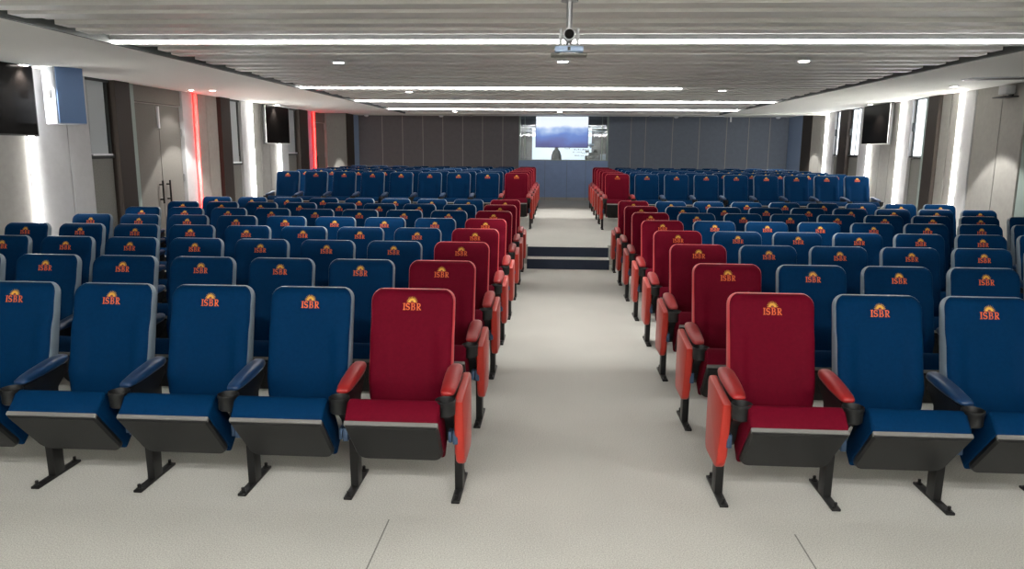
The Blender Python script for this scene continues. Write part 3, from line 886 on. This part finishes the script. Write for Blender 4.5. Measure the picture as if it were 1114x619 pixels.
# ------------------------------------------------------------------ loudspeaker on the left wall
o = empty('wall_loudspeaker', (XL + 0.36, 8.36, 2.03), 'white loudspeaker with bluish shaded face bracketed on the left wall', 'loudspeaker', None, math.radians(-33))
bm = bmesh.new()
pts = [(-0.16, 0.19), (-0.18, -0.02), (-0.165, -0.13), (-0.13, -0.18), (0.14, -0.19), (0.18, -0.17), (0.19, -0.10), (0.18, 0.19)]
def prism_z(bm, pts, z0, z1, bevel=0.01):
    a = [bm.verts.new((x, y, z0)) for x, y in pts]; b = [bm.verts.new((x, y, z1)) for x, y in pts]
    n = len(pts)
    f0 = bm.faces.new(list(reversed(a))); f1 = bm.faces.new(b)
    for i in range(n): bm.faces.new((a[i], a[(i + 1) % n], b[(i + 1) % n], b[i]))
    if bevel: bmesh.ops.bevel(bm, geom=list(set(f0.edges) | set(f1.edges)), offset=bevel, segments=2, profile=.5, affect='EDGES')
prism_z(bm, [(x * 0.86, y * 0.86) for x, y in pts], 0, 0.66)
obj('cabinet', mesh('cabinet', bm, autos=40), o, M['speaker_side'])
bm = bmesh.new(); bx(bm, 0.142, 0.170, -0.13, 0.158, 0.012, 0.648, 0.006); 
obj('grille', mesh('grille', bm, autos=40), o, M['speaker_face'])
bm = bmesh.new(); bx(bm, 0.03, 0.11, -0.172, -0.15, 0.28, 0.37, 0.004)
obj('handle_recess', mesh('handle_recess', bm, autos=40), o, M['black'])
bm = bmesh.new(); bx(bm, -0.26, -0.12, -0.04, 0.12, 0.16, 0.50, 0.004)
obj('bracket', mesh('bracket', bm, autos=40), o, M['black_metal'])

# small box on a bracket high on the right wall
v = RM @ Vector((-0.05, 0.66, 2.52))
o = empty('wall_sensor', v, 'small grey box on a bracket high on the right wall', 'sensor', None, -TH)
bm = bmesh.new(); bx(bm, -0.14, -0.02, -0.10, 0.10, 0.045, 0.16, 0.008)
obj('body', mesh('body', bm, autos=40), o, M['cam_grey'])
bm = bmesh.new(); bx(bm, -0.18, 0.0, -0.16, 0.16, 0.0, 0.018, 0.003); bx(bm, -0.04, 0.0, -0.03, 0.03, 0.0, 0.12, 0.003)
obj('shelf', mesh('shelf', bm, autos=40), o, M['black'])

# ------------------------------------------------------------------ ceiling camera on a drop pole
o = empty('ceiling_camera', (0.058, 4.5, 2.34), 'pale blue and grey camera hanging from the ceiling pole', 'camera')
bm = bmesh.new(); cyl(bm, (0, 0.06, 0.0), 0.018, CZ + 0.02 - 2.34, 'z', 16); lathe(bm, (0, 0.06, CZ - 2.34 - 0.012), [(0.05, 0), (0.05, 0.02), (0.03, 0.022)], 20)
bx(bm, -0.05, 0.05, -0.03, 0.09, -0.004, 0.004)
obj('pole', mesh('pole', bm, autos=40), o, M['steel'])
bm = bmesh.new(); bx(bm, -0.082, 0.082, -0.07, 0.07, 0.002, 0.034, 0.008)
b = obj('base', mesh('base', bm, autos=40), o, M['cam_blue'])
box_obj('receiver_window', (-0.008, 0.008, -0.073, -0.069, 0.008, 0.028), M['bezel'], b)
bm = bmesh.new(); bx(bm, -0.058, -0.040, -0.035, 0.035, 0.034, 0.135, 0.006); bx(bm, 0.040, 0.058, -0.035, 0.035, 0.034, 0.135, 0.006); bx(bm, -0.058, 0.058, -0.035, 0.035, 0.030, 0.042, 0.003)
obj('yoke', mesh('yoke', bm, autos=40), o, M['cam_grey'])
bm = bmesh.new(); cyl(bm, (0, -0.05, 0.10), 0.036, 0.09, 'y', 24)
hd = obj('camera_head', mesh('camera_head', bm, autos=40), o, M['cam_grey'])
bm = bmesh.new(); cyl(bm, (0, -0.056, 0.10), 0.027, 0.008, 'y', 24)
obj('lens', mesh('lens', bm, autos=40), hd, M['screen'])
bm = bmesh.new(); bx(bm, -0.105, 0.105, -0.05, 0.09, -0.014, -0.004, 0.003)
obj('mounting_tray', mesh('mounting_tray', bm), o, M['panel_tex'])

# ------------------------------------------------------------------ small things on the rear ceiling
DET = [(-5.55, 21.9, 'white dome detector in the rear left corner'), (-3.36, 21.9, 'white dome detector left of the booth'), (3.36, 21.9, 'white dome detector right of the booth'), (6.2, 21.9, 'white dome detector in the rear right corner')]
for x, y, lb in DET:
    o = empty('smoke_detector', (x, y, CZB), lb, 'detector', 'dome detectors on the rear ceiling')
    bm = bmesh.new(); lathe(bm, (0, 0, -0.065), [(0.02, 0.0), (0.05, 0.01), (0.065, 0.035), (0.07, 0.05), (0.07, 0.066)], 20)
    obj('dome', mesh('dome', bm, True), o, M['white_plastic'])
for x, lb in ((-2.83, 'tiny sprinkler left of the booth, outer of two'), (-2.48, 'tiny sprinkler left of the booth, inner of two'), (2.62, 'tiny sprinkler right of the booth, inner of two'), (2.95, 'tiny sprinkler right of the booth, outer of two')):
    o = empty('sprinkler', (x, 21.9, CZB), lb, 'sprinkler', 'sprinklers on the rear ceiling')
    bm = bmesh.new(); lathe(bm, (0, 0, -0.045), [(0.012, 0.0), (0.028, 0.004), (0.01, 0.012), (0.01, 0.034), (0.035, 0.038), (0.035, 0.046)], 14)
    obj('head', mesh('head', bm, True), o, M['steel'])
o = empty('air_vent', (4.1, 21.9, CZB), 'long narrow air vent on the rear ceiling, right of the booth', 'vent')
bm = bmesh.new(); bx(bm, -0.6, 0.6, -0.12, 0.12, -0.02, 0.001)
obj('frame', mesh('frame', bm), o, M['white_plastic'])
bm = bmesh.new()
for i in range(5): bx(bm, -0.57, 0.57, -0.1 + i * 0.045, -0.08 + i * 0.045, -0.024, -0.018)
obj('slots', mesh('slots', bm), o, M['black'])
o = empty('hanging_hook', (4.90, 21.95, CZB), 'small white bracket hanging from the rear ceiling near the right', 'bracket')
bm = bmesh.new(); bx(bm, -0.02, 0.02, -0.02, 0.02, -0.16, 0.0, 0.004)
obj('stem', mesh('stem', bm), o, M['white_plastic'])

o = empty('slot_vent', (5.55, 9.62, CZ + 0.0385), 'narrow dark air slot in the soffit above the right front wall panel', 'vent')
o.rotation_euler = (0, -math.atan(0.075 / 2.97), 0)
bm = bmesh.new(); bx(bm, -0.62, 0.62, -0.13, 0.13, -0.012, 0.01); obj('frame', mesh('frame', bm), o, M['white_plastic'])
bm = bmesh.new()
for i in range(3): bx(bm, -0.60, 0.60, -0.115 + i * 0.08, -0.055 + i * 0.08, -0.016, -0.010)
obj('slots', mesh('slots', bm), o, M['black'])
